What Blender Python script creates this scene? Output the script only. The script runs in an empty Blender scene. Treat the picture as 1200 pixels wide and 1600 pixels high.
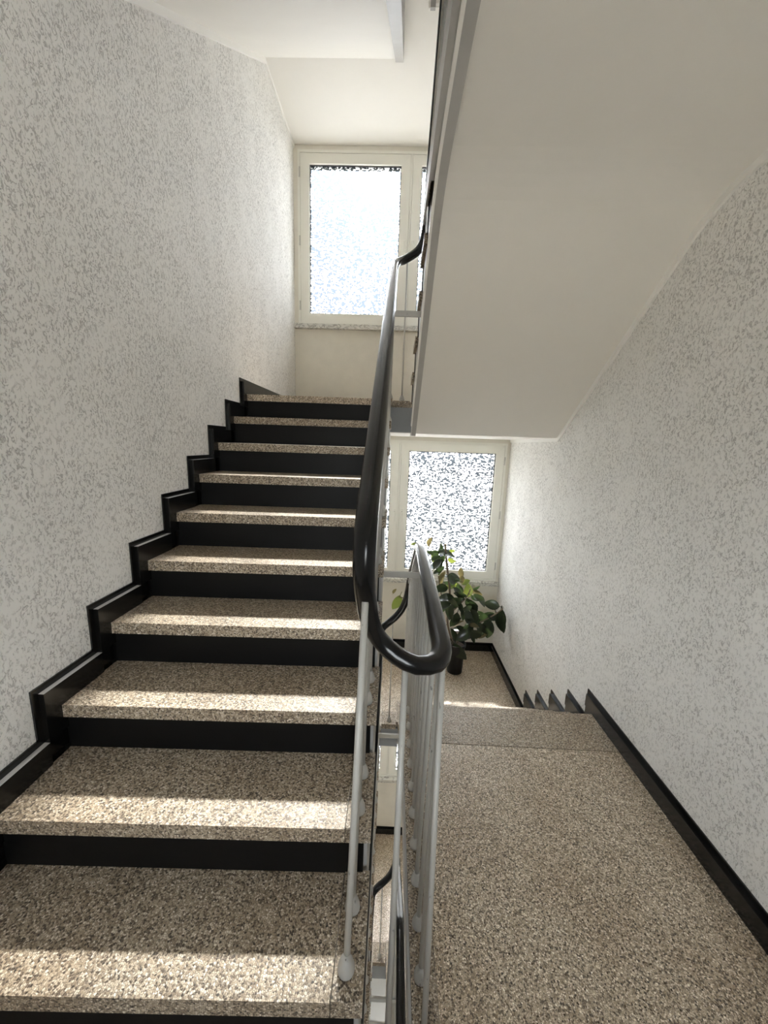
import bpy, bmesh, math, random
from mathutils import Vector, Matrix
random.seed(7)
SC = bpy.context.scene
C = SC.collection

# ------------------------------------------------------------------ camera
cam_d = bpy.data.cameras.new('camera')
cam = bpy.data.objects.new('camera', cam_d); C.objects.link(cam)
PITCH, YAW, ROLL = math.radians(-10.3995), math.radians(-1.1711), math.radians(1.9119)
fw = Vector((math.sin(YAW)*math.cos(PITCH), math.cos(YAW)*math.cos(PITCH), math.sin(PITCH)))
r0 = Vector((math.cos(YAW), -math.sin(YAW), 0)); u0 = r0.cross(fw)
rt = r0*math.cos(ROLL) + u0*math.sin(ROLL); up = u0*math.cos(ROLL) - r0*math.sin(ROLL)
M = Matrix.Identity(4)
for i in range(3):
    M[i][0], M[i][1], M[i][2] = rt[i], up[i], -fw[i]
M.translation = (1.0783, 0.0, 1.5566)
cam.matrix_world = M
cam_d.sensor_fit = 'HORIZONTAL'; cam_d.sensor_width = 36
cam_d.lens = 582.06/1200*36
cam_d.clip_start = 0.05
SC.camera = cam

# ------------------------------------------------------------------ light
SUN_EL = math.radians(46.0)
w = bpy.data.worlds.new('world'); SC.world = w; w.use_nodes = True
wn = w.node_tree.nodes; wl = w.node_tree.links
sky = wn.new('ShaderNodeTexSky'); sky.sky_type = 'NISHITA'; sky.sun_disc = False
sky.sun_elevation = SUN_EL; sky.sun_rotation = 0.0; sky.altitude = 200; sky.air_density = 1.0; sky.dust_density = 2.5; sky.ozone_density = 1.0
wn['Background'].inputs['Strength'].default_value = 0.8
hs = wn.new('ShaderNodeHueSaturation'); hs.inputs['Saturation'].default_value = .18
wl.new(sky.outputs[0], hs.inputs['Color']); wl.new(hs.outputs[0], wn['Background'].inputs['Color'])

sun_d = bpy.data.lights.new('sun', 'SUN'); sun = bpy.data.objects.new('sun', sun_d); C.objects.link(sun)
sun_d.energy = 16.5; sun_d.angle = math.radians(2.8); sun_d.color = (1.0, 0.93, 0.82)
sun.rotation_euler = Vector((-.013, -math.cos(SUN_EL), -math.sin(SUN_EL))).to_track_quat('-Z', 'Y').to_euler()
sun.location = (1, 8, 8)

SC.view_settings.view_transform = 'Standard'; SC.view_settings.look = 'None'
SC.view_settings.gamma = 1.0; SC.view_settings.use_curve_mapping = False
SC.view_settings.exposure = 2.6
cy = SC.cycles
cy.max_bounces = 14; cy.diffuse_bounces = 8; cy.glossy_bounces = 4; cy.transmission_bounces = 6; cy.transparent_max_bounces = 12
cy.caustics_reflective = False; cy.caustics_refractive = False; cy.sample_clamp_indirect = 12.0

# ------------------------------------------------------------------ constants (metres)
H = 0.17; ST = 16*H                      # riser, storey
G, GR = 0.238, 0.231                     # going left / right flight
XW1, XW2, XR, YE, YB = 1.054, 1.186, 2.346, 4.142, -1.5
YN1 = 0.374                              # nosing of step 1 of the left flight
YA = 2.015                               # nosing of the storey landing (right side)
SK = 0.029                               # nosings run slightly out of square
TH = 0.045                               # tread thickness
ZHALF = 11*H                             # half landing above the storey landing
ZSOF = 1.641                             # underside of half landing
LAND_SOF = -0.115
LEVELS = (-2, -1, 0, 1)

# ------------------------------------------------------------------ helpers
def link(o, parent=None):
    C.objects.link(o)
    if parent is not None: o.parent = parent
    return o
def tag(o, label=None, cat=None, group=None, kind=None):
    if label: o['label'] = label
    if cat: o['category'] = cat
    if group: o['group'] = group
    if kind: o['kind'] = kind
    return o
def empty(name, loc, label, cat=None, group=None, kind=None):
    o = bpy.data.objects.new(name, None); o.empty_display_size = .1
    o.location = loc; C.objects.link(o)
    return tag(o, label, cat, group, kind)
def obj(name, bm, mat, parent=None, loc=None, smooth=False, bevel=0.0, seg=2):
    if bevel > 0:
        ed = [e for e in bm.edges if len(e.link_faces) == 2 and e.calc_face_angle(0) > 0.6]
        bmesh.ops.bevel(bm, geom=ed, offset=bevel, segments=seg, affect='EDGES', profile=0.6)
    bmesh.ops.recalc_face_normals(bm, faces=bm.faces)
    me = bpy.data.meshes.new(name); bm.to_mesh(me); bm.free()
    if isinstance(mat, (list, tuple)):
        for m in mat: me.materials.append(m)
    else: me.materials.append(mat)
    if smooth:
        for p in me.polygons: p.use_smooth = True
    o = bpy.data.objects.new(name, me)
    if parent is not None and loc is None:
        C.objects.link(o); o.parent = parent
        o.matrix_parent_inverse = Matrix.Translation(-parent.location)
    else:
        link(o, parent)
        if loc is not None: o.location = loc
    return o
def inst(name, me, parent, world_loc):
    o = bpy.data.objects.new(name, me); C.objects.link(o); o.parent = parent
    o.location = Vector(world_loc) - parent.location
    return o
def box(x0, x1, y0, y1, z0, z1, bm=None):
    bm = bm or bmesh.new()
    v = [bm.verts.new(p) for p in ((x0,y0,z0),(x1,y0,z0),(x1,y1,z0),(x0,y1,z0),(x0,y0,z1),(x1,y0,z1),(x1,y1,z1),(x0,y1,z1))]
    for f in ((3,2,1,0),(4,5,6,7),(0,1,5,4),(1,2,6,5),(2,3,7,6),(3,0,4,7)): bm.faces.new([v[i] for i in f])
    return bm
def prism(pts, a0, a1, axis, bm=None):
    """polygon extruded along axis; pts are (y,z) for 'x', (x,y) for 'z', (x,z) for 'y'"""
    bm = bm or bmesh.new()
    mk = {'x': lambda p, a: (a, p[0], p[1]), 'z': lambda p, a: (p[0], p[1], a), 'y': lambda p, a: (p[0], a, p[1])}[axis]
    A = [bm.verts.new(mk(p, a0)) for p in pts]; B = [bm.verts.new(mk(p, a1)) for p in pts]
    n = len(pts)
    bm.faces.new(A[::-1]); bm.faces.new(B)
    for i in range(n): bm.faces.new((A[i], A[(i+1) % n], B[(i+1) % n], B[i]))
    return bm
def spline(pts, step=0.02):
    P = [Vector(p) for p in pts]; out = []
    for i in range(len(P)-1):
        p0 = P[i-1] if i else P[0]*2-P[1]; p1, p2 = P[i], P[i+1]; p3 = P[i+2] if i+2 < len(P) else P[-1]*2-P[-2]
        # centripetal catmull-rom
        t0 = 0; t1 = t0+max((p1-p0).length, 1e-5)**.5; t2 = t1+max((p2-p1).length, 1e-5)**.5; t3 = t2+max((p3-p2).length, 1e-5)**.5
        n = max(1, int((p2-p1).length/step))
        n = min(n, 14)
        for k in range(n):
            t = t1+(t2-t1)*k/n
            a1 = p0*((t1-t)/(t1-t0))+p1*((t-t0)/(t1-t0)); a2 = p1*((t2-t)/(t2-t1))+p2*((t-t1)/(t2-t1)); a3 = p2*((t3-t)/(t3-t2))+p3*((t-t2)/(t3-t2))
            b1 = a1*((t2-t)/(t2-t0))+a2*((t-t0)/(t2-t0)); b2 = a2*((t3-t)/(t3-t1))+a3*((t-t1)/(t3-t1))
            out.append(b1*((t2-t)/(t2-t1))+b2*((t-t1)/(t2-t1)))
    out.append(P[-1]); return out
def sweep(path, prof, up0=Vector((0,0,1)), bm=None, caps=True):
    """prof: list of (side, up) offsets; rotation-minimising frame"""
    bm = bm or bmesh.new(); n = len(path); rings = []; u = None; fr_ = []
    for i, p in enumerate(path):
        t = (path[min(i+1, n-1)]-path[max(i-1, 0)]).normalized()
        if u is None: u = (up0 - t*up0.dot(t)).normalized()
        else: u = (u - t*u.dot(t)).normalized()
        fr_.append((t, u))
    t, u = fr_[-1]; want = (up0 - t*up0.dot(t)).normalized()
    err = math.atan2(u.cross(want).dot(t), u.dot(want))      # spread the leftover twist along the path
    for i, p in enumerate(path):
        t, u = fr_[i]; u = Matrix.Rotation(err*i/(n-1), 3, t) @ u
        s = t.cross(u)
        rings.append([bm.verts.new(p + s*a + u*b) for a, b in prof])
    m = len(prof)
    for i in range(n-1):
        for k in range(m): bm.faces.new((rings[i][k], rings[i][(k+1) % m], rings[i+1][(k+1) % m], rings[i+1][k]))
    if caps: bm.faces.new(rings[0][::-1]); bm.faces.new(rings[-1])
    return bm
def tube(a, b, r, seg=10, r2=None, bm=None):
    bm = bm or bmesh.new(); a, b = Vector(a), Vector(b); t = (b-a).normalized()
    ref = Vector((1,0,0)) if abs(t.x) < .9 else Vector((0,1,0))
    s = t.cross(ref).normalized(); u = s.cross(t)
    R = []
    for p, rr in ((a, r), (b, r2 or r)):
        R.append([bm.verts.new(p + (s*math.cos(2*math.pi*k/seg)+u*math.sin(2*math.pi*k/seg))*rr) for k in range(seg)])
    for k in range(seg): bm.faces.new((R[0][k], R[0][(k+1) % seg], R[1][(k+1) % seg], R[1][k]))
    bm.faces.new(R[0][::-1]); bm.faces.new(R[1])
    return bm
def lathe(prof, seg=20, bm=None):
    bm = bm or bmesh.new(); R = []
    for r, z in prof:
        R.append([bm.verts.new((r*math.cos(2*math.pi*k/seg), r*math.sin(2*math.pi*k/seg), z)) for k in range(seg)])
    for i in range(len(R)-1):
        for k in range(seg): bm.faces.new((R[i][k], R[i][(k+1) % seg], R[i+1][(k+1) % seg], R[i+1][k]))
    bm.faces.new(R[0][::-1]); bm.faces.new(R[-1])
    return bm

# ------------------------------------------------------------------ materials
class NT:
    def __init__(s, name):
        s.m = bpy.data.materials.new(name); s.m.use_nodes = True
        s.n = s.m.node_tree.nodes; s.l = s.m.node_tree.links
        s.b = s.n['Principled BSDF']; s.out = s.n['Material Output']
    def new(s, t, **k):
        n = s.n.new(t)
        for a, v in k.items(): setattr(n, a, v)
        return n
    def set(s, n, **k):
        for a, v in k.items():
            i = n.inputs[a.replace('_', ' ')]
            if hasattr(v, 'is_output'): s.l.new(v, i)
            else: i.default_value = v
        return n
    def pos(s, scale=(1,1,1)):
        g = s.new('ShaderNodeNewGeometry'); m = s.new('ShaderNodeVectorMath', operation='MULTIPLY')
        s.l.new(g.outputs['Position'], m.inputs[0]); m.inputs[1].default_value = scale
        return m.outputs[0]
    def noise(s, vec, scale, detail=2, rough=.5, dist=0.0):
        n = s.new('ShaderNodeTexNoise'); s.l.new(vec, n.inputs['Vector'])
        n.inputs['Scale'].default_value = scale; n.inputs['Detail'].default_value = detail
        n.inputs['Roughness'].default_value = rough; n.inputs['Distortion'].default_value = dist
        return n.outputs['Fac']
    def math(s, op, a, b=None, clamp=False):
        n = s.new('ShaderNodeMath', operation=op); n.use_clamp = clamp
        for i, v in enumerate((a, b)):
            if v is None: continue
            if hasattr(v, 'is_output'): s.l.new(v, n.inputs[i])
            else: n.inputs[i].default_value = v
        return n.outputs[0]
    def ramp(s, fac, stops, interp='LINEAR'):
        n = s.new('ShaderNodeValToRGB'); s.l.new(fac, n.inputs[0]); cr = n.color_ramp; cr.interpolation = interp
        while len(cr.elements) < len(stops): cr.elements.new(.5)
        for e, (p, c) in zip(cr.elements, stops):
            e.position = p; e.color = (*c, 1) if not isinstance(c, (int, float)) else (c, c, c, 1)
        return n.outputs[0]
    def smooth(s, v, a, b):
        n = s.new('ShaderNodeMapRange', interpolation_type='SMOOTHSTEP'); s.l.new(v, n.inputs[0])
        n.inputs[1].default_value = a; n.inputs[2].default_value = b
        return n.outputs[0]
    def mix(s, fac, a, b, blend='MIX'):
        n = s.new('ShaderNodeMix', data_type='RGBA', blend_type=blend)
        for i, v in ((0, fac), (6, a), (7, b)):
            if hasattr(v, 'is_output'): s.l.new(v, n.inputs[i])
            elif isinstance(v, (int, float)): n.inputs[i].default_value = v
            else: n.inputs[i].default_value = (*v, 1)
        return n.outputs[2]
    def bump(s, h, strength, dist):
        n = s.new('ShaderNodeBump'); s.l.new(h, n.inputs['Height'])
        n.inputs['Strength'].default_value = strength; n.inputs['Distance'].default_value = dist
        s.l.new(n.outputs[0], s.b.inputs['Normal'])
    def color(s, c):
        if hasattr(c, 'is_output'): s.l.new(c, s.b.inputs['Base Color'])
        else: s.b.inputs['Base Color'].default_value = (*c, 1)
    def rough(s, r):
        if hasattr(r, 'is_output'): s.l.new(r, s.b.inputs['Roughness'])
        else: s.b.inputs['Roughness'].default_value = r

def mat_plaster():
    t = NT('worm_plaster'); p = t.pos((1, 1, .62))
    shear = t.new('ShaderNodeVectorRotate', rotation_type='X_AXIS'); t.l.new(p, shear.inputs['Vector']); shear.inputs['Angle'].default_value = .35
    v = shear.outputs[0]
    n1 = t.noise(v, 62, 2.5, .55, .9)
    line = t.math('SUBTRACT', 1.0, t.smooth(t.math('ABSOLUTE', t.math('SUBTRACT', n1, .5)), .010, .062))
    chop = t.smooth(t.noise(v, 84, 1.5, .5, .3), .44, .54)
    dens = t.smooth(t.noise(t.pos(), 5.5, 3, .6), .36, .55)
    groove = t.math('MULTIPLY', t.math('MULTIPLY', line, chop), t.math('ADD', .5, t.math('MULTIPLY', dens, .5)))
    pits = t.math('MULTIPLY', t.smooth(t.noise(v, 150, 2, .6), .58, .68), dens)
    g = t.math('MAXIMUM', groove, t.math('MULTIPLY', pits, .7), True)
    tone = t.mix(t.noise(t.pos(), 1.6, 3), (.83, .818, .79), (.89, .88, .855))
    t.color(t.mix(t.math('MULTIPLY', g, .62), tone, (.34, .325, .305)))
    t.rough(.82)
    fine = t.noise(t.pos(), 260, 2)
    hgt = t.math('SUBTRACT', t.math('MULTIPLY', fine, .12), g)
    t.bump(hgt, .75, .004)
    return t.m
def mat_paint(name, col, rough=.6, scale=3.0, var=.05, bump=.15):
    t = NT(name)
    n = t.noise(t.pos(), scale, 4, .6)
    lo = tuple(c*(1-var) for c in col); hi = tuple(min(1, c*(1+var)) for c in col)
    t.color(t.mix(n, lo, hi)); t.rough(rough)
    t.bump(t.noise(t.pos(), 90, 3), bump, .002)
    return t.m
def mat_terrazzo(name, bright=1.0, rough=.42, coat=0.0):
    t = NT(name); p = t.pos()
    def vor(scale, feat='F1'):
        n = t.new('ShaderNodeTexVoronoi', feature=feat); t.l.new(p, n.inputs['Vector']); n.inputs['Scale'].default_value = scale; n.inputs['Randomness'].default_value = 1.0
        return n
    va = vor(205); sep = t.new('ShaderNodeSeparateColor'); t.l.new(va.outputs['Color'], sep.inputs[0])
    chip = t.ramp(sep.outputs[0], [(0, (.03*bright, .024*bright, .018*bright)), (.2, (.12*bright, .09*bright, .065*bright)), (.4, (.33*bright, .27*bright, .2*bright)), (.7, (.47*bright, .41*bright, .33*bright)), (.9, (.62*bright, .57*bright, .5*bright)), (1, (.74*bright, .71*bright, .66*bright))])
    ve = vor(205, 'DISTANCE_TO_EDGE')
    joint = t.math('SUBTRACT', 1.0, t.smooth(ve.outputs['Distance'], .02, .16))
    vb = vor(420); sb = t.new('ShaderNodeSeparateColor'); t.l.new(vb.outputs['Color'], sb.inputs[0])
    cem = t.ramp(sb.outputs[1], [(0, (.07*bright, .055*bright, .042*bright)), (.6, (.24*bright, .2*bright, .155*bright)), (1, (.42*bright, .37*bright, .31*bright))])
    col = t.mix(joint, chip, cem)
    stain = t.noise(p, 2.6, 4, .6)
    col = t.mix(t.smooth(stain, .35, .7), col, t.mix(1.0, col, (.86, .82, .78), 'MULTIPLY'))
    col = t.mix(1.0, col, (1.0, .97, .905), "MULTIPLY")
    t.b.inputs['Coat Weight'].default_value = coat; t.b.inputs['Coat Roughness'].default_value = .2
    t.color(col); t.rough(t.math('ADD', rough, t.math('MULTIPLY', sep.outputs[1], .18)))
    t.bump(t.math('SUBTRACT', t.math('MULTIPLY', sep.outputs[2], .5), joint), .25, .0012)
    return t.m
def mat_gloss(name, col, rough=.25, bumps=.08, scale=40, spec=.5):
    t = NT(name); n = t.noise(t.pos(), 14, 4, .6)
    t.color(t.mix(n, tuple(c*.75 for c in col), tuple(c*1.25 for c in col)))
    t.rough(t.math('ADD', rough-.08, t.math('MULTIPLY', n, .16)))
    t.bump(t.noise(t.pos(), scale, 3), bumps, .002)
    t.b.inputs['Specular IOR Level'].default_value = spec
    return t.m
def mat_steel():
    t = NT('grey_enamel'); p = t.pos((1, 1, .35))
    chips = t.smooth(t.noise(p, 70, 3, .6), .66, .72)
    base = t.mix(t.noise(t.pos(), 6, 3), (.39, .38, .35), (.47, .458, .425))
    t.color(t.mix(chips, base, (.17, .16, .15))); t.rough(.38)
    t.bump(t.noise(t.pos(), 120, 2), .08, .001)
    return t.m
def mat_glass():
    t = NT('textured_glass')
    n = t.noise(t.pos((29, 1, 68)), 1.0, 1.8, .55, .5)
    n2 = t.noise(t.pos((58, 1, 32)), 1.0, 1.5, .5, .4)
    f = t.math('MULTIPLY', t.smooth(n, .425, .45), t.smooth(n2, .35, .39))   # 1 = thick dark fleck
    clear = t.new('ShaderNodeBsdfTransparent'); clear.inputs[0].default_value = (.42, .432, .445, 1)
    scat = t.new('ShaderNodeBsdfRefraction'); scat.inputs['Color'].default_value = (.5, .52, .54, 1); scat.inputs['Roughness'].default_value = .55; scat.inputs['IOR'].default_value = 1.12
    tl = t.new('ShaderNodeBsdfTranslucent'); tl.inputs['Color'].default_value = (.4, .43, .46, 1)
    m1 = t.new('ShaderNodeMixShader'); m1.inputs[0].default_value = .70; t.l.new(scat.outputs[0], m1.inputs[1]); t.l.new(tl.outputs[0], m1.inputs[2])
    m2 = t.new('ShaderNodeMixShader'); m2.inputs[0].default_value = .60; t.l.new(clear.outputs[0], m2.inputs[2]); t.l.new(m1.outputs[0], m2.inputs[1])
    dark = t.new('ShaderNodeBsdfTransparent'); dark.inputs[0].default_value = (.0135, .0165, .020, 1)
    m3 = t.new('ShaderNodeMixShader'); t.l.new(t.math('MULTIPLY', f, .999), m3.inputs[0]); t.l.new(m2.outputs[0], m3.inputs[1]); t.l.new(dark.outputs[0], m3.inputs[2])
    t.l.new(m3.outputs[0], t.out.inputs['Surface'])
    return t.m
def mat_clear():
    t = NT('clear_glass'); tr = t.new('ShaderNodeBsdfTransparent'); tr.inputs[0].default_value = (.93, .95, .94, 1)
    gl = t.new('ShaderNodeBsdfGlossy'); gl.inputs['Roughness'].default_value = .05
    fr = t.new('ShaderNodeFresnel'); fr.inputs[0].default_value = 1.3
    mx = t.new('ShaderNodeMixShader'); t.l.new(fr.outputs[0], mx.inputs[0]); t.l.new(tr.outputs[0], mx.inputs[1]); t.l.new(gl.outputs[0], mx.inputs[2])
    t.l.new(mx.outputs[0], t.out.inputs['Surface']); return t.m
def mat_leaf(name, col, trans, gl=.3):
    t = NT(name); n = t.noise(t.pos(), 30, 3)
    c = t.mix(n, tuple(x*.8 for x in col), tuple(x*1.2 for x in col)); t.color(c); t.rough(gl)
    tl = t.new('ShaderNodeBsdfTranslucent'); tl.inputs[0].default_value = (*trans, 1)
    mx = t.new('ShaderNodeMixShader'); mx.inputs[0].default_value = .35
    t.l.new(t.b.outputs[0], mx.inputs[1]); t.l.new(tl.outputs[0], mx.inputs[2]); t.l.new(mx.outputs[0], t.out.inputs['Surface'])
    return t.m
def mat_marble():
    t = NT('veined_sill'); p = t.pos((1, 1, 2))
    n = t.noise(p, 9, 4, .6, 1.5)
    vein = t.math('SUBTRACT', 1.0, t.smooth(t.math('ABSOLUTE', t.math('SUBTRACT', n, .5)), .0, .05))
    t.color(t.mix(vein, (.66, .65, .6), (.3, .29, .26))); t.rough(.35)
    return t.m

PLASTER = mat_plaster()
ENDPLASTER = mat_paint('window_wall_plaster', (.74, .71, .63), .75, 9, .08, .5)
SOFFIT = mat_paint('soffit_white', (.84, .82, .78), .7, 2.2, .04, .12)
BAND = mat_paint('smooth_white_band', (.88, .87, .84), .55, 6, .04, .1)
TERR = mat_terrazzo('terrazzo_tread', 1.15, .34)
TERR_L = mat_terrazzo('terrazzo_landing', 1.5, .24, .4)
TERR_S = mat_terrazzo('terrazzo_edge_strip', 1.0, .4)
BLACK = mat_gloss('black_gloss_paint', (.006, .0058, .0055), .21, .05, 35, .55)
BLACKM = mat_gloss('black_riser_paint', (.004, .0038, .0036), .42, .1, 50, .2)
RAIL = mat_gloss('black_handrail', (.006, .006, .006), .22, .03, 20, .33)
STEEL = mat_steel()
STRING = mat_paint('grey_string_paint', (.42, .41, .395), .5, 7, .12, .2)
FASCIA = mat_paint('blue_grey_fascia', (.31, .325, .34), .6, 8, .12, .2)
FRAME = mat_paint('cream_window_frame', (.82, .81, .74), .4, 3, .03, .03)
GASKET = mat_gloss('dark_gasket', (.03, .03, .035), .5)
GLASS = mat_glass()
CLEAR = mat_clear()
SILL = mat_marble()
METALW = mat_gloss('hinge_metal', (.55, .54, .5), .35)
POT = mat_gloss('black_plastic_pot', (.006, .006, .0065), .35, .08, 40, .3)
SOIL = mat_paint('potting_soil', (.05, .035, .025), .95, 60, .4, .8)
STEM = mat_paint('brown_stem', (.16, .12, .08), .8, 40, .3, .5)
LEAFM = [mat_leaf('dark_rubber_leaf', (.030, .038, .026), (.04, .065, .02), .22), mat_leaf('young_green_leaf', (.09, .12, .03), (.26, .31, .05), .35), mat_leaf('bronze_leaf', (.11, .10, .05), (.2, .16, .06), .4)]
LEDGE_HL = mat_paint('ledge_highlight', (.5, .49, .47), .45, 30, .25, .2)  # window highlight on the left skirting tops, painted in as pale grey
GROUND = mat_paint('courtyard_ground', (.34, .33, .31), .9, .6, .2, .3)
FACADE = mat_paint('outer_render', (.6, .58, .54), .9, 1, .05, .2)

# ------------------------------------------------------------------ the shell
ZLO, ZHI = -2*ST-.3, 2*ST+2.75
tag(obj('wall_left', box(-.25, 0, YB-.25, YE+.3, ZLO, ZHI), PLASTER), 'left stairwell wall in rough grooved light grey plaster', 'wall', kind='structure')
tag(obj('wall_right', box(XR, XR+.25, YB-.25, YE+.3, ZLO, ZHI), PLASTER), 'right stairwell wall in rough grooved light grey plaster', 'wall', kind='structure')
BX0, BX1, BZ0, BZ1 = .65, 1.65, .95, 2.05             # openings for the added fill-light windows in the rear wall
bm = bmesh.new(); zprev = ZLO
for k in (-2, -1, 0, 1, 2):
    z0, z1 = BZ0+ST*k, BZ1+ST*k
    box(0, XR, YB-.25, YB, zprev, z0, bm); box(0, BX0, YB-.25, YB, z0, z1, bm); box(BX1, XR, YB-.25, YB, z0, z1, bm); zprev = z1
box(0, XR, YB-.25, YB, zprev, ZHI, bm)
tag(obj('wall_back', bm, PLASTER), 'rear stairwell wall opposite the windows', 'wall', kind='structure')
# end wall: spandrels between the window openings
WX0, WX1, WZ0, WZ1 = .040, 2.314, .028, 1.602           # opening, heights for level -1
bm = bmesh.new(); zprev = ZLO
for k in (-2, -1, 0, 1, 2):
    z0, z1 = WZ0+ST*k, WZ1+ST*k
    box(0, XR, YE, YE+.28, zprev, z0, bm); box(0, WX0, YE, YE+.28, z0, z1, bm); box(WX1, XR, YE, YE+.28, z0, z1, bm); zprev = z1
box(0, XR, YE, YE+.28, zprev, ZHI, bm)
tag(obj('wall_end', bm, ENDPLASTER), 'window wall at the far end in finer cream plaster', 'wall', kind='structure')
tag(obj('roof', box(-.25, XR+.25, YB-.25, YE+.3, ZHI, ZHI+.2), SOFFIT), 'white slab closing the top of the stairwell', 'ceiling', kind='structure')
tag(obj('ground', box(-40, 42, -80, 90, -2*ST-.5, -2*ST-.3), GROUND), 'pale courtyard ground outside the windows', 'ground', kind='structure')

# ------------------------------------------------------------------ profile helpers for flights
def yl(i): return YN1+(i-1)*G            # left nosing i (z = i*H)
def yr_(j): return YA+j*GR               # right nosing j (z = -j*H)
L_SLOPE = .714
def left_under(y): return 1.620+(y-3.29)*L_SLOPE
def right_under(y): return 1.645+(2.966-y)*.76
YC_L0 = 3.29+(LAND_SOF-1.620)/L_SLOPE     # landing/left crease
YC_L1 = 3.29+(ZSOF-1.620)/L_SLOPE
YC_R0 = 2.966                             # lower crease of right flight
YC_R1 = 2.966-((ST+LAND_SOF)-1.645)/.76   # upper crease

R_BOT = [(YB+.004, ST+LAND_SOF)]
for q in range(9):                        # the landing soffit runs into the slope in a soft curve
    t = q/8; p0, p1, p2 = (YC_R1-.22, ST+LAND_SOF), (YC_R1, ST+LAND_SOF), (YC_R1+.18, ST+LAND_SOF-.18*.76)
    R_BOT.append(tuple((1-t)**2*p0[c]+2*t*(1-t)*p1[c]+t*t*p2[c] for c in (0, 1)))
R_BOT += [(YC_R0, 1.645), (YC_R0+.02, 1.645)]
def saw_left(d=0.0, droop=0.0):
    top = []
    for i in range(1, 12):
        yb = yl(i)+.04
        top += [(yb, (i-1)*H-TH+.002), (yb, i*H-TH+.002)]
    pts = [(YN1+.04, LAND_SOF+.02)] + top + [(YC_L1, ZHALF-TH)]
    bot = [(YC_L1, ZSOF-droop), (YC_L0, LAND_SOF-droop)]
    return pts+bot
def saw_right(droop=0.0):
    top = []
    for j in range(4, -1, -1):
        yb = yr_(j)-.04
        top += [(yb, ST-(j+1)*H-TH+.002), (yb, ST-j*H-TH+.002)]
    pts = [(YC_R0+.02, ZHALF-TH)] + top + [(YB+.004, ST-TH)]
    return pts + [(y, z-droop) for y, z in R_BOT]

def tread_left_bm(i, x0, x1, dz=0.0, lift=0.0):
    a = yl(i); b = yl(i+1)+.02
    f = lambda x: -SK*(1-x/XW1)
    z = i*H
    return prism([(x0, a+f(x0)), (x1, a+f(x1)), (x1, b+f(x1)), (x0, b+f(x0))], z-TH+dz, z+lift+dz, 'z')

def soffit_trim(pts, x0, x1, name, label):
    """white smooth band hugging the wall under a soffit, polyline (y,z)"""
    wdt = .032
    up_ = [(y, z+.004) for y, z in pts]; lo = []
    for n, (y, z) in enumerate(pts):
        # offset along mean normal (downwards)
        d = Vector((pts[min(n+1, len(pts)-1)][0]-pts[max(n-1, 0)][0], pts[min(n+1, len(pts)-1)][1]-pts[max(n-1, 0)][1])).normalized()
        nn = Vector((d.y, -d.x));  nn = nn if nn.y < 0 else -nn
        lo.append((y+nn.x*wdt, z+nn.y*wdt))
    tag(obj(name, prism(up_+lo[::-1], x0, x1, 'x'), BAND), label, 'trim', kind='structure')

def skirt_piece(x_in, x_out, side, y0, y1, z0, z1, parent, name='skirting_board', lit_top=False):
    o = obj(name, box(min(x_in, x_out), max(x_in, x_out), y0, y1, z0, z1), BLACK, parent, bevel=.0022, seg=1)
    if lit_top:
        o.data.materials.append(LEDGE_HL)
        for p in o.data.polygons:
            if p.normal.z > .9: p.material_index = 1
    return o

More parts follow.
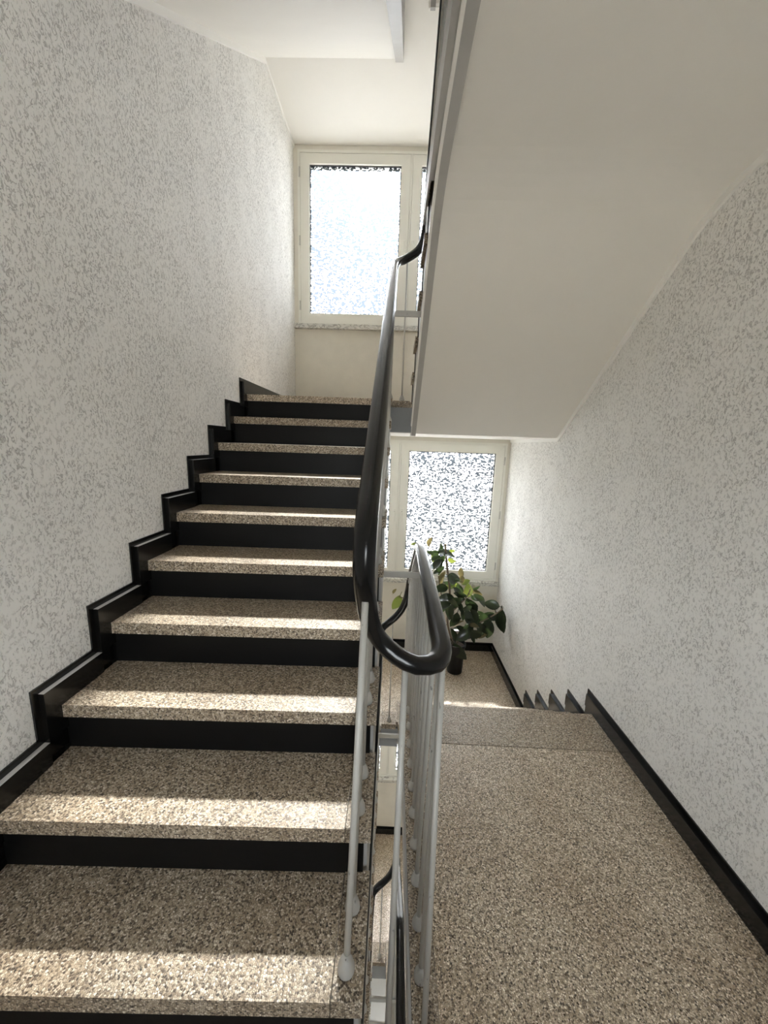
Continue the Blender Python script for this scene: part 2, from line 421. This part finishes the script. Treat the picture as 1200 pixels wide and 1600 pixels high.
WHERE = {-2: 'two storeys below', -1: 'one storey below', 0: 'leading up past the window landing', 1: 'one storey above'}
trim_no = 0
for k in LEVELS:
    Z = k*ST
    # ================= left flight (11 risers up to the half landing)
    fl = empty('stair_flight', (.5, YN1, Z), {
        0: 'terrazzo flight with black risers rising beside the left wall',
        -1: 'lower terrazzo flight seen end-on through the stairwell gap',
        -2: 'lowest terrazzo flight deep at the bottom of the stairwell gap',
        1: 'flight overhead whose white sloping underside shows above the upper window'}[k], 'stairs', 'long stair flights along the left wall')
    for i in range(1, 11):
        t = obj('tread', tread_left_bm(i, .018, .982, Z), TERR, fl, bevel=.004)
        es = obj('end_strip', tread_left_bm(i, .984, XW1, Z, .004), TERR_S, fl, bevel=.004)
        es.parent = t; es.matrix_parent_inverse = Matrix.Identity(4)
    for i in range(1, 12):
        f = lambda x: -SK*(1-x/XW1)
        a = yl(i)+.016
        obj('riser', prism([(.018, a+f(.018)), (1.034, a+f(1.034)), (1.034, a+.02+f(1.034)), (.018, a+.02+f(.018))], Z+(i-1)*H-.004, Z+i*H-TH+.002, 'z'), BLACKM, fl)
    obj('soffit_slab', prism([(y, z+Z) for y, z in saw_left()], .004, .985, 'x'), SOFFIT, fl)
    obj('stringer', prism([(y, z+Z) for y, z in saw_left(0, .022)], .985, 1.044, 'x'), STRING, fl, bevel=.006, seg=1)
    # ================= right flight (5 risers from half landing to next landing)
    fr = empty('stair_flight', (1.75, yr_(4), Z+ZHALF), {
        0: 'short flight overhead whose broad grey sloping underside fills the upper right',
        -1: 'short terrazzo flight dropping from the landing to the plant below',
        -2: 'short flight one storey down, edge seen through the stairwell gap',
        1: 'short flight high overhead glimpsed past the stairwell gap'}[k], 'stairs', 'short stair flights along the right wall')
    for j in range(1, 5):
        z = Z+ST-j*H; yn = yr_(j)
        t = obj('tread', box(1.262, XR-.018, yr_(j-1)-.02, yn, z-TH, z), TERR, fr, bevel=.004)
        es = obj('end_strip', box(XW2, 1.260, yr_(j-1)-.02, yn, z-TH, z+.004), TERR_S, fr, bevel=.004)
        es.parent = t; es.matrix_parent_inverse = Matrix.Identity(4)
    for j in range(0, 5):
        z = Z+ST-j*H; yn = yr_(j)
        obj('riser', box(XW2+.012, XR-.018, yn-.036, yn-.016, z-H-.004, z-TH+.002), BLACKM, fr)
    obj('soffit_slab', prism([(y, z+Z) for y, z in saw_right()], 1.243, XR-.004, 'x'), SOFFIT, fr)
    obj('stringer', prism([(y, z+Z) for y, z in saw_right(.022)], 1.203, 1.243, 'x'), STRING, fr, bevel=.004, seg=1)
    hl_pts = [(y, z+Z-.026) for y, z in R_BOT] + [(y, z+Z-.008) for y, z in R_BOT[::-1]]
    obj('edge_highlight', prism(hl_pts, 1.1985, 1.2095, 'x'), BAND, fr)  # white strip painting the bright highlight along the string's lower chamfer
    # ================= half landing
    hl = empty('floor', (1.2, 3.4, Z+ZHALF), {
        0: 'half landing below the upper window, reached by the long flight',
        -1: 'half landing with the potted plant below the lower window',
        -2: 'half landing deep down seen through the stairwell gap',
        1: 'half landing overhead, white underside above the upper window'}[k], 'landing', kind='structure')
    zt = Z+ZHALF; a = yl(11)
    obj('floor_slab', prism([(.0, a-SK), (.982, a-SK*(1-.982/XW1)), (.982, YE), (.0, YE)], zt-TH, zt, 'z'), TERR_L, hl, bevel=.004)
    obj('end_strip', prism([(.984, a-SK*(1-.984/XW1)), (XW1, a), (XW1, 3.02), (.984, 3.02)], zt-TH, zt+.004, 'z'), TERR_S, hl, bevel=.004)
    obj('floor_slab', prism([(.983, 3.02), (XR, 3.02), (XR, YE), (.983, YE)], zt-TH, zt-.001, 'z'), TERR_L, hl)
    obj('edge_stone', box(XW1+.002, XW2-.002, 2.864, 3.02, zt-TH, zt+.002), TERR_S, hl, bevel=.003)
    obj('floor_slab', box(XW2, XR, 2.90, 3.019, zt-TH, zt-.001), TERR_L, hl)
    obj('slab', prism([(.0, YC_L1), (1.044, YC_L1), (1.044, 2.90), (1.204, 2.90), (1.204, YC_R0+.02), (XR, YC_R0+.02), (XR, YE), (.0, YE)], Z+ZSOF, zt-TH, 'z'), SOFFIT, hl)
    obj('fascia', box(1.044, 1.204, 2.872, 2.90, Z+ZSOF+.004, zt-TH), FASCIA, hl)
    # ================= storey landing (bottom of left flight)
    la = empty('floor', (1.75, .5, Z), {
        0: 'speckled terrazzo landing in front of the right wall',
        -1: 'terrazzo landing one storey below, hidden under the upper one',
        -2: 'ground level terrazzo floor under all the flights',
        1: 'landing overhead whose white underside joins the sloping soffit'}[k], 'landing', kind='structure')
    obj('floor_slab', prism([(.0, YB), (XR, YB), (XR, 1.733), (1.262, 1.733), (1.262, .72), (XW1-.01, .72), (XW1-.01, YN1+.02), (.0, YN1+.02)], Z-TH, Z, 'z'), TERR_L, la)
    obj('edge_strip', box(XW2, 1.2605, .722, 1.733, Z-TH, Z+.003), TERR_S, la, bevel=.003)
    obj('nosing_slab', box(1.262, XR-.012, 1.7365, YA, Z-TH, Z+.001), TERR, la, bevel=.004)
    obj('edge_strip', box(XW2, 1.2605, 1.7365, YA, Z-TH, Z+.003), TERR_S, la, bevel=.003)
    obj('slab', prism([(.0, YB), (1.204, YB), (1.204, .70), (XW1-.01, .70), (XW1-.01, YC_L0), (.0, YC_L0)], Z+LAND_SOF, Z-TH, 'z'), SOFFIT, la)
    obj('fascia', box(XW2-.008, XW2-.0005, .70, YA-.006, Z+LAND_SOF-.012, Z-.006), STRING, la, bevel=.002, seg=1)
    obj('fascia', box(XW2-.0005, 1.2025, .70, YC_R1, Z+LAND_SOF-.012, Z-TH), STRING, la)
    # ================= skirtings
    bl = empty('baseboard_left', (0, 1.5, Z), {
        0: 'stepped black skirting climbing the left wall with the long flight',
        -1: 'stepped black skirting on the left wall one storey below',
        -2: 'stepped black skirting on the left wall at the bottom storey',
        1: 'stepped black skirting on the left wall one storey above'}[k], 'baseboard', kind='structure')
    out = [(yl(1)-.103, Z)]
    for i in range(1, 12):
        y = yl(i)-SK-.076 ; out += [(y, Z+(i-1)*H+.10 if i > 1 else Z+.10), (y, Z+i*H+.10)]
    out[0] = (YB, Z+.10)
    out += [(YE, Z+11*H+.10), (YE, Z+11*H-.05)]
    low = [(yl(11)+.10, Z+11*H-.05), (yl(11)+.05, Z+11*H-.25)]
    low += [(yl(1)+.05, Z+1*H-.25), (YB, Z-.08)]
    obj('backing_band', prism(out+low, .0, .006, 'x'), BLACK, bl)
    for i in range(1, 12):
        y0 = yl(i)-SK-.055; y1 = (yl(i+1)-SK-.055) if i < 11 else YE
        z = Z+i*H
        skirt_piece(.006, .024, 1, y0, y1-.0015, z+.0005, z+.079, bl, lit_top=True)
        skirt_piece(.006, .022, 1, y0, yl(i)-SK+.03, z-H+.0795, z-.001, bl, 'riser_skirting')
        skirt_piece(.006, .018, 1, yl(i)-SK+.03, yl(i)+.05, z-H+.0795, z-TH-.001, bl, 'riser_skirting')
    skirt_piece(.006, .024, 1, YB, yl(1)-SK-.056, Z+.0005, Z+.079, bl, lit_top=True)
    br = empty('baseboard_right', (XR, 2.0, Z+ST), {
        0: 'black skirting high on the right wall one storey above',
        -1: 'black skirting along the landing, stepping down the right wall',
        -2: 'black skirting on the right wall one storey below',
        1: 'black skirting on the right wall at the top storey'}[k], 'baseboard', kind='structure')
    zz = Z+ST
    out = [(YB, zz+.10)]
    for j in range(0, 5):
        y = yr_(j)+.101; out += [(y, zz-j*H+.10), (y, zz-(j+1)*H+.10)]
    out += [(YE, Z+ZHALF+.10), (YE, Z+ZHALF-.03), (yr_(4)+.0, Z+ZHALF-.03), (yr_(0), zz-.06), (YB, zz-.03)]
    obj('backing_band', prism(out, XR-.006, XR, 'x'), BLACK, br)
    for j in range(0, 5):
        y1 = yr_(j)+.08; y0 = (yr_(j-1)+.0815) if j else YB; z = zz-j*H
        skirt_piece(XR-.006, XR-.024, 1, y0, y1, z+.0005 if j else z+.0015, z+.079, br)
        skirt_piece(XR-.006, XR-.018, 1, yr_(j)-.05, y1, z-H+.0795, z-.001, br, 'riser_skirting')
    skirt_piece(XR-.006, XR-.024, 1, yr_(4)+.0815, YE, Z+ZHALF+.0005, Z+ZHALF+.079, br)
    be = empty('baseboard_end', (1.2, YE, Z+ZHALF), {
        0: 'black skirting under the upper window', -1: 'black skirting under the lower window behind the plant',
        -2: 'black skirting under the window two storeys down', 1: 'black skirting under the topmost window'}[k], 'baseboard', kind='structure')
    obj('backing_band', box(.006, XR-.006, YE-.006, YE, Z+ZHALF-.01, Z+ZHALF+.10), BLACK, be)
    obj('skirting_board', box(.025, XR-.025, YE-.024, YE-.006, Z+ZHALF+.0005, Z+ZHALF+.079), BLACK, be, bevel=.0022, seg=1)
    # ================= smooth white bands under soffits
    trim_no += 1
    soffit_trim([(YB, Z+LAND_SOF+ST*0), (YC_L0, Z+LAND_SOF), (YC_L1, Z+ZSOF), (YE, Z+ZSOF)], .0, .012, 'trim_%d' % trim_no,
        {0: 'white band along the left wall under the long flight', 1: 'white band along the left wall below the overhead soffit', -1: 'white band on the left wall one storey below', -2: 'white band on the left wall at the bottom storey'}[k])
    trim_no += 1
    soffit_trim([(y, z+Z) for y, z in R_BOT[:-1]] + [(YE, Z+ZSOF)], XR-.012, XR, 'trim_%d' % trim_no,
        {0: 'white band along the right wall below the big sloping underside', 1: 'white band on the right wall high above', -1: 'white band on the right wall one storey below', -2: 'white band on the right wall at the bottom storey'}[k])

# ------------------------------------------------------------------ railings
pr = []
for q in range(16):
    a = 2*math.pi*q/16; c, s = math.cos(a), math.sin(a)
    pr.append((  .0285*math.copysign(abs(c)**.75, c), .0225*math.copysign(abs(s)**.8, s)))
flat = [(-.014, -.034), (.014, -.034), (.014, -.019), (-.014, -.019)]
PL = [(1.2335,1.00,1.0),(1.230,.945,1.0),(1.207,.888,1.0),(1.155,.862,1.008),(1.105,.868,1.028),(1.062,.878,1.062),(1.037,.862,1.115),(1.026,.832,1.185),(1.021,.806,1.262),(1.021,.822,1.350),(1.022,1.0,1.480),
      (1.030,1.8,2.054),(1.037,2.6,2.624),(1.041,2.76,2.735),(1.053,2.83,2.785),(1.090,2.868,2.822),(1.138,2.876,2.864),(1.186,2.882,2.925),(1.222,2.886,3.01),(1.240,2.876,3.105),(1.247,2.80,3.236)]
PR = [(1.247,2.80,3.236),(1.247,2.45,3.46),(1.246,2.12,3.672),(1.245,2.045,3.712),(1.244,1.97,3.72),(1.240,1.5,3.72),(1.2335,1.0,3.72)]
def rail_z_left(y): return 1.480+(y-1.0)*.7165
def rail_z_right(y): return 3.72 if y < 2.03 else 3.72-(y-2.03)*.634
foot_prof = [(.0195, 0), (.0205, .005), (.0195, .014), (.0165, .025), (.012, .036), (.0095, .042)]
fb = lathe(foot_prof, 18); bmesh.ops.recalc_face_normals(fb, faces=fb.faces)
FOOT = bpy.data.meshes.new('foot_cap'); fb.to_mesh(FOOT); fb.free(); FOOT.materials.append(STEEL)
for p in FOOT.polygons: p.use_smooth = True
def baluster(parent, foot, top, r=.0082):
    b = obj('baluster', tube(Vector(foot)-parent.location, Vector(top)-parent.location, r, 12), STEEL, parent, loc=(0, 0, 0), smooth=True)
    f = bpy.data.objects.new('foot_cap', FOOT); C.objects.link(f); f.parent = b; f.location = Vector(foot)-parent.location
    return b
for k in LEVELS:
    Z = k*ST; dz = Vector((0, 0, Z))
    rl = empty('stair_railing', (1.02, .66, Z+2*H), {
        0: 'grey steel railing with thick black handrail up the long flight',
        -1: 'grey railing of the long flight one storey below in the stairwell gap',
        -2: 'grey railing of the lowest long flight at the gap bottom',
        1: 'grey railing of the long flight overhead'}[k], 'railing', 'railings of the long flights')
    off = -.016 if k < 0 else 0.0                       # lower storeys are not quite plumb with this one
    pts_l = PL if k != 0 else PL[:-6]+[(1.090,2.868,2.812),(1.138,2.880,2.842),(1.186,2.890,2.878),(1.224,2.894,2.93),(1.243,2.888,3.02),(1.249,2.862,3.13),(1.247,2.80,3.236)]
    sp = spline([Vector((p[0]+(off if p[0] < 1.06 else 0), p[1], p[2]))+dz for p in pts_l], .02)
    obj('handrail', sweep(sp, pr, caps=False), RAIL, rl, smooth=True)
    fl_path = [Vector((1.021+off+.012*(y-.85)/1.0, y, rail_z_left(y)+Z)) for y in (.87, 1.2, 1.6, 2.0, 2.4, 2.74)]
    obj('rail_bar', sweep(fl_path, flat), STEEL, rl)
    for i in range(2, 11):
        for n, dy in enumerate((.05, .168)):
            y = yl(i)+dy; x = 1.012+.012*(y-.66)
            top = Vector((x+.006, y, rail_z_left(y)-.018)) if y > .82 else Vector((1.026, .800+(.02 if n else 0), 1.20+.06*n))
            baluster(rl, Vector((x, y, i*H+.004))+dz, top+dz)
    baluster(rl, Vector((1.036, 2.80, 11*H+.004))+dz, Vector((1.047, 2.80, 2.745))+dz)
    baluster(rl, Vector((1.124, 2.905, 11*H+.002))+dz, Vector((1.124, 2.875, 2.835))+dz, .0055)
    baluster(rl, Vector((1.117, .690, .0))+dz, Vector((1.128, .864, 1.0))+dz)
    obj('brace', box(1.036, 1.206, 2.264, 2.276, Z+2.265, Z+2.295), STEEL, rl)
    rr = empty('stair_railing', (1.21, .72, Z+ST), {
        0: 'grey railing along the landing overhead',
        -1: 'grey steel railing along the landing edge with level black handrail',
        -2: 'grey railing along the landing one storey below',
        1: 'grey railing along the topmost landing'}[k], 'railing', 'railings of the landings and short flights')
    sp = spline([Vector(p)+dz for p in PR], .04)
    obj('handrail', sweep(sp, pr, caps=False), RAIL, rr, smooth=True)
    obj('rail_bar', sweep([Vector((1.2335+.006*(y-1), y, rail_z_right(y)+Z)) for y in (.95, 1.5, 1.98, 2.05, 2.4, 2.8)], flat), STEEL, rr)
    ys = [(.718+.1235*n, 0) for n in range(11)]
    for j in range(1, 5): ys += [(yr_(j)-.168, j), (yr_(j)-.05, j)]
    for y, j in ys:
        z0 = Z+ST-j*H+.003
        yt = max(y, .90)
        baluster(rr, (1.214+.008*(y-.7), y, z0), (1.228+.008*(y-.7), yt, rail_z_right(y)+Z-.018))
    obj('brace', box(1.036, 1.236, 1.694, 1.706, Z+ST+.93, Z+ST+.958), STEEL, rr)

# ------------------------------------------------------------------ windows
def sash(parent, x0, x1, z0, z1, y, hinge_left):
    g = .088
    names = []
    d = .034                                                  # sash depth
    xs = (x0, x0+g, x1-g, x1); zs = (z0, z0+g*.98, z1-g*1.0, z1)
    s = empty('sash', (x0, y, z0), None); s.parent = parent; s.location = Vector((x0, y, z0))-parent.location
    base = Vector((x0, y, z0))
    def part(name, pts, y0, y1, mat, bev=.003):
        b = prism([(px-base.x, pz-base.z) for px, pz in pts], y0-y, y1-y, 'y')
        return obj(name, b, mat, s, loc=(0, 0, 0), bevel=bev)
    e = .0006
    part('stile', [(xs[0], zs[0]+e), (xs[1], zs[1]), (xs[1], zs[2]), (xs[0], zs[3]-e)], y-d, y+.0565, FRAME)
    part('stile', [(xs[3], zs[0]+e), (xs[2], zs[1]), (xs[2], zs[2]), (xs[3], zs[3]-e)], y-d, y+.0565, FRAME)
    part('rail', [(xs[0]+e, zs[0]), (xs[3]-e, zs[0]), (xs[2], zs[1]), (xs[1], zs[1])], y-d, y+.0565, FRAME)
    part('rail', [(xs[0]+e, zs[3]), (xs[3]-e, zs[3]), (xs[2], zs[2]), (xs[1], zs[2])], y-d, y+.0565, FRAME)
    for (a0, a1, b0, b1) in ((xs[1], xs[1]+.007, zs[1], zs[2]), (xs[2]-.007, xs[2], zs[1], zs[2]), (xs[1]+.007, xs[2]-.007, zs[1], zs[1]+.007), (xs[1]+.007, xs[2]-.007, zs[2]-.007, zs[2])):
        part('gasket', [(a0, b0), (a1, b0), (a1, b1), (a0, b1)], y-.012, y+.012, GASKET, 0)
    bmg = bmesh.new()
    bmg.faces.new([bmg.verts.new((px-base.x, .002, pz-base.z)) for px, pz in ((xs[1], zs[1]), (xs[2], zs[1]), (xs[2], zs[2]), (xs[1], zs[2]))])
    obj('glass_pane', bmg, GLASS, s, loc=(0, 0, 0))
    # lever handle near the meeting stile
    hx = (x1-.030 if hinge_left else x0+.030); hz = (z0+z1)/2-.02
    bh = box(hx-.012, hx+.012, y-d-.008, y-d, hz-.035, hz+.035)
    box(hx-.008, hx+.008, y-d-.032, y-d-.008, hz+.0, hz+.018, bh)
    box(hx-.008, hx+.008, y-d-.040, y-d-.028, hz-.095, hz+.018, bh)
    bmesh.ops.translate(bh, verts=bh.verts, vec=-base)
    obj('handle', bh, FRAME, s, loc=(0, 0, 0), bevel=.002, seg=1)
    ex = x0-.008 if hinge_left else x1+.008
    for zz in (z0+.16, (z0+z1)/2, z1-.16):
        bhg = tube((ex, y-d-.004, zz-.04), (ex, y-d-.004, zz+.04), .0065, 10)
        tube((ex, y-d-.004, zz-.048), (ex, y-d-.004, zz-.042), .0085, 10, bm=bhg)
        bmesh.ops.translate(bhg, verts=bhg.verts, vec=-base)
        obj('hinge', bhg, METALW, s, loc=(0, 0, 0), smooth=False)
    return s
WLAB = {-2: 'cream framed double window two storeys below with textured glass', -1: 'cream framed double window one storey down in the stairwell gap',
        0: 'lower cream framed window of textured glass behind the potted plant', 1: 'upper cream framed window of sunlit textured glass above the long flight',
        2: 'topmost cream framed window of textured glass'}
for n, k in enumerate((-2, -1, 0, 1, 2)):
    Z = k*ST
    wv = empty('window_%d' % (n+1), (1.177, YE+.02, Z+WZ0), WLAB[k], 'window', kind='structure')
    x0, x1, z0, z1 = WX0+.001, WX1-.001, WZ0+Z+.001, WZ1+Z-.001
    y = YE+.035
    fwd = .024
    def fp(name, pts, y0, y1, mat=FRAME):
        b = prism([(px-wv.location.x, pz-wv.location.z) for px, pz in pts], y0-wv.location.y, y1-wv.location.y, 'y')
        return obj(name, b, mat, wv, loc=(0, 0, 0), bevel=.002, seg=1)
    def rect(a, b, c, d): return [(a, c), (b, c), (b, d), (a, d)]
    fp('frame_jamb', rect(x0, x0+fwd, z0, z1), YE-.004, YE+.09)
    fp('frame_jamb', rect(x1-fwd, x1, z0, z1), YE-.004, YE+.09)
    fp('frame_head', rect(x0+fwd, x1-fwd, z1-fwd, z1), YE-.004, YE+.09)
    fp('frame_bottom', rect(x0+fwd, x1-fwd, z0, z0+fwd), YE-.004, YE+.09)
    fp('mullion', rect(1.1425, 1.1605, z0+fwd, z1-fwd), YE-.002, YE+.09)
    for rc in (rect(x0, x0+fwd+.02, z0, z1), rect(x1-fwd-.02, x1, z0, z1), rect(x0+fwd+.02, x1-fwd-.02, z1-fwd-.02, z1), rect(x0+fwd+.02, x1-fwd-.02, z0, z0+fwd+.02), rect(1.121, 1.182, z0+fwd+.02, z1-fwd-.02)):
        fp('rebate', rc, YE+.092, YE+.115)
    sash(wv, x0+fwd+.002, 1.1405, z0+fwd+.002, z1-fwd-.002, y, True)
    sash(wv, 1.1625, x1-fwd-.002, z0+fwd+.002, z1-fwd-.002, y, False)
    sl = fp('sill', rect(.008, XR-.008, z0-.046, z0-.002), YE-.052, YE+.0005, SILL)
    # light portal for daylight sampling at the opening
    pd = bpy.data.lights.new('window_portal', 'AREA'); pd.shape = 'RECTANGLE'; pd.size = x1-x0; pd.size_y = z1-z0
    pd.cycles.is_portal = True
    po = bpy.data.objects.new('window_portal', pd); C.objects.link(po)
    po.location = ((x0+x1)/2, YE+.12, (z0+z1)/2); po.rotation_euler = (math.radians(-90), 0, 0)

# made-up windows in the rear wall, added so daylight fills the dark foreground
for n, k in enumerate((-2, -1, 0, 1, 2)):
    Z = k*ST; z0, z1 = BZ0+Z+.001, BZ1+Z-.001
    wv = empty('window_%d' % (n+6), (1.17, YB-.1, z0), {-2: 'added fill-light window in the rear wall at ground level', -1: 'added fill-light window in the rear wall one storey below', 0: 'added fill-light window in the rear wall behind the viewer', 1: 'added fill-light window in the rear wall one storey above', 2: 'added fill-light window in the rear wall at the top'}[k], 'window', kind='structure')
    xm = (BX0+BX1)/2
    for nm, (a0, a1, b0, b1) in (('frame_jamb', (BX0+.001, BX0+.07, z0, z1)), ('frame_jamb', (BX1-.07, BX1-.001, z0, z1)), ('mullion', (xm-.05, xm+.05, z0+.07, z1-.07)), ('frame_bottom', (BX0+.07, BX1-.07, z0, z0+.07)), ('frame_head', (BX0+.07, BX1-.07, z1-.07, z1))):
        obj(nm, box(a0, a1, YB-.13, YB-.06, b0, b1), FRAME, wv, bevel=.003, seg=1)
    for a0, a1 in ((BX0+.07, xm-.05), (xm+.05, BX1-.07)):
        bg = bmesh.new(); bg.faces.new([bg.verts.new((px, YB-.09, pz)) for px, pz in ((a0, z0+.07), (a1, z0+.07), (a1, z1-.07), (a0, z1-.07))])
        obj('glass_pane', bg, CLEAR, wv)
    pd = bpy.data.lights.new('window_portal', 'AREA'); pd.shape = 'RECTANGLE'; pd.size = BX1-BX0; pd.size_y = z1-z0; pd.cycles.is_portal = True
    po = bpy.data.objects.new('window_portal', pd); C.objects.link(po)
    po.location = (xm, YB-.16, (z0+z1)/2); po.rotation_euler = (math.radians(90), 0, 0)

# ------------------------------------------------------------------ potted rubber plant on the lower half landing
ZP = ZHALF-ST
pl = empty('potted_plant', (1.825, 3.70, ZP), 'leafy rubber plant in a black pot beside the lower window', 'plant')
pp = [(.078, .0), (.082, .004), (.094, .30), (.102, .302), (.103, .335), (.094, .336), (.09, .30), (.03, .296)]
pot = obj('pot', lathe(pp, 28), POT, pl, loc=(0, 0, 0), smooth=False)
obj('soil', lathe([(.088, .285), (.085, .305), (.05, .312), (.01, .314)], 20), SOIL, pl, loc=(0, 0, 0), smooth=True)
STEMS = [([(1.800,3.70,-.55),(1.745,3.67,-.40),(1.705,3.64,-.25),(1.708,3.62,.051),(1.651,3.6,.398),(1.621,3.58,.60)], .011),
         ([(1.706,3.63,-.179),(1.817,3.64,-.058),(1.891,3.62,.059),(1.907,3.6,.137)], .006),
         ([(1.83,3.70,-.55),(1.864,3.64,-.36),(2.006,3.62,-.253),(2.157,3.6,-.144),(2.255,3.6,-.06)], .007),
         ([(1.815,3.68,-.55),(1.82,3.64,-.46),(1.864,3.62,-.397),(1.941,3.57,-.317)], .006),
         ([(1.705,3.64,-.108),(1.626,3.64,.039),(1.579,3.62,.252)], .006),
         ([(1.704,3.64,-.288),(1.44,3.64,-.182),(1.298,3.62,-.032),(1.177,3.6,.026)], .006)]
for pts, r in STEMS:
    P = [Vector(p)-pl.location for p in spline(pts, .03)]
    obj('stem', sweep(P, [(r*math.cos(2*math.pi*q/8), r*math.sin(2*math.pi*q/8)) for q in range(8)], Vector((0, 1, .2))), STEM, pl, loc=(0, 0, 0), smooth=True)
def leaf_mesh(wr, mat, curl):
    bm = bmesh.new(); rows = []
    N = 7
    for a in range(N+1):
        t = a/N; hw = .5*wr*(math.sin(math.pi*min(1, t**.85))**.8) if 0 < t < 1 else .0
        z = -curl*(t-.3)**2
        if hw < 1e-4: rows.append([bm.verts.new((t, 0, z))])
        else: rows.append([bm.verts.new((t, -hw, z+hw*.35)), bm.verts.new((t, 0, z)), bm.verts.new((t, hw, z+hw*.35))])
    for a in range(N):
        A, B = rows[a], rows[a+1]
        for s in (0, 1):
            q = []
            q += [A[s], A[s+1]] if len(A) == 3 else [A[0]]
            q += [B[s+1], B[s]] if len(B) == 3 else [B[0]]
            bm.faces.new(q)
    # petiole
    bmesh.ops.recalc_face_normals(bm, faces=bm.faces)
    tube((-.22, 0, -.02), (.02, 0, 0), .018, 6, bm=bm)
    me = bpy.data.meshes.new('leaf'); bm.to_mesh(me); bm.free(); me.materials.append(mat)
    for p in me.polygons: p.use_smooth = True
    return me
LM = {}
LEAVES = [(1.481,3.704,.575,75,.091,.5,2),(1.333,3.67,.553,170,.074,.5,1),(1.585,3.66,.541,80,.085,.4,0),(1.527,3.595,.512,185,.126,.35,0),(1.624,3.567,.5,-10,.157,.4,0),(1.715,3.75,.474,40,.066,.5,1),(1.73,3.832,.36,-15,.079,.5,1),(1.536,3.84,.366,100,.084,.5,1),(1.561,3.617,.377,60,.128,.75,0),(1.6,3.602,.418,80,.106,.6,0),(1.616,3.674,.303,-120,.098,.45,0),(1.628,3.628,.248,-100,.13,.45,2),(1.584,3.677,.28,-160,.087,.5,0),(1.84,3.771,.237,100,.091,.5,2),(1.834,3.721,.196,-80,.084,.9,2),(1.731,3.653,.223,165,.143,.35,0),(1.726,3.663,.177,190,.121,.4,0),(1.756,3.841,.061,200,.093,.6,1),(1.812,3.84,.063,-30,.093,.6,1),(1.893,3.799,.126,30,.086,.6,1),(1.907,3.691,.069,90,.124,.8,1),(1.813,3.683,.11,-60,.101,.55,0),(1.994,3.733,.098,15,.08,.4,0),(1.996,3.725,.042,-5,.103,.4,2),(1.87,3.748,.033,150,.08,.5,2),(2.012,3.589,.028,-50,.123,.5,0),(1.778,3.581,.088,120,.12,.5,0),(1.821,3.577,.081,-30,.099,.5,0),(1.663,3.511,.062,190,.15,.4,0),(1.706,3.478,.058,-40,.107,.5,0),(1.769,3.507,.037,40,.086,.7,0),(1.654,3.489,.01,220,.118,.55,0),(1.81,3.593,-.062,-60,.123,.4,0),(1.936,3.647,-.033,-45,.159,.45,0),(1.947,3.635,-.085,-60,.148,.5,0),(1.961,3.59,-.137,-65,.124,.45,0),(1.697,3.551,-.089,-80,.132,.55,0),(1.721,3.497,-.062,-95,.141,.3,0),(1.761,3.548,-.168,-110,.145,.6,0),(1.797,3.565,-.233,35,.102,.4,2),(1.893,3.561,-.158,100,.135,.6,0),(1.919,3.551,-.194,-50,.09,.6,0),(1.85,3.62,-.157,-80,.091,.4,0),(2.005,3.603,-.227,150,.115,.6,0),(2.027,3.556,-.265,-50,.137,.65,0),(2.166,3.651,-.051,175,.138,.65,0),(2.113,3.621,-.161,195,.161,.6,0),(2.153,3.604,-.157,-20,.104,.7,0),(2.112,3.565,-.255,-95,.172,.6,0),(2.231,3.643,-.204,-70,.17,.55,0),(2.249,3.588,-.187,-85,.19,.35,0),(2.285,3.673,-.173,-80,.142,.35,0),(2.059,3.707,-.168,-40,.082,.5,0),(1.858,3.494,-.309,215,.146,.65,0),(1.92,3.54,-.304,-85,.125,.5,0),(1.968,3.46,-.269,-35,.156,.55,0),(1.958,3.521,-.345,-85,.103,.3,0),(1.946,3.53,-.229,0,.09,.4,2),(1.836,3.543,-.288,140,.102,.45,0),(1.763,3.548,-.358,110,.114,.5,0),(1.838,3.616,-.556,-50,.178,.55,0),(1.81,3.695,-.559,120,.096,.5,0),(1.17,3.592,-.027,-115,.142,.6,1),(1.137,3.636,.058,60,.055,.5,2)]
for q in range(26):                                   # fuller crown around the main stem and the side branches
    a_, b_ = random.choice((((1.70, 3.62, -.12), (1.63, 3.58, .5)), ((1.72, 3.60, -.2), (1.90, 3.62, .1)), ((1.86, 3.62, -.38), (2.1, 3.6, -.2))))
    t_ = random.random(); s_ = random.choice((-1, 1))
    LEAVES.append((a_[0]+(b_[0]-a_[0])*t_+s_*random.uniform(.03, .09), 3.6+random.uniform(-.12, .12), a_[2]+(b_[2]-a_[2])*t_+random.uniform(-.03, .05),
                   (90-s_*90)+random.uniform(-60, 35)*s_, random.uniform(.09, .13), random.choice((.35, .5, .6)), 0 if random.random() < .85 else 2))
for (x, y, z, ang, ln, wr, tone) in LEAVES:
    key = (round(wr, 1), tone)
    if key not in LM: LM[key] = leaf_mesh(.62, LEAFM[tone], .18)
    a = math.radians(ang)
    tilt = random.uniform(-.35, .35)
    d = Vector((math.cos(a), tilt, math.sin(a))).normalized()
    # leaf plane: flatter leaves are turned away from the landing, towards the light
    turn = math.acos(min(1, wr/.66))*random.choice((1, 1, -1))
    nrm = Vector((0, -1, .35)); nrm = (nrm - d*nrm.dot(d)).normalized()
    nrm = Matrix.Rotation(turn, 3, d) @ nrm
    if nrm.z < 0 and random.random() < .6: nrm = -nrm
    s = nrm.cross(d).normalized()
    R = Matrix((d, s, nrm)).transposed().to_4x4()
    o = bpy.data.objects.new('leaf', LM[key]); C.objects.link(o); o.parent = pl
    start = Vector((x, y, z)) - d*ln*.5 - pl.location
    ln *= 1.22; o.matrix_local = Matrix.Translation(start) @ R @ Matrix.Scale(ln, 4)
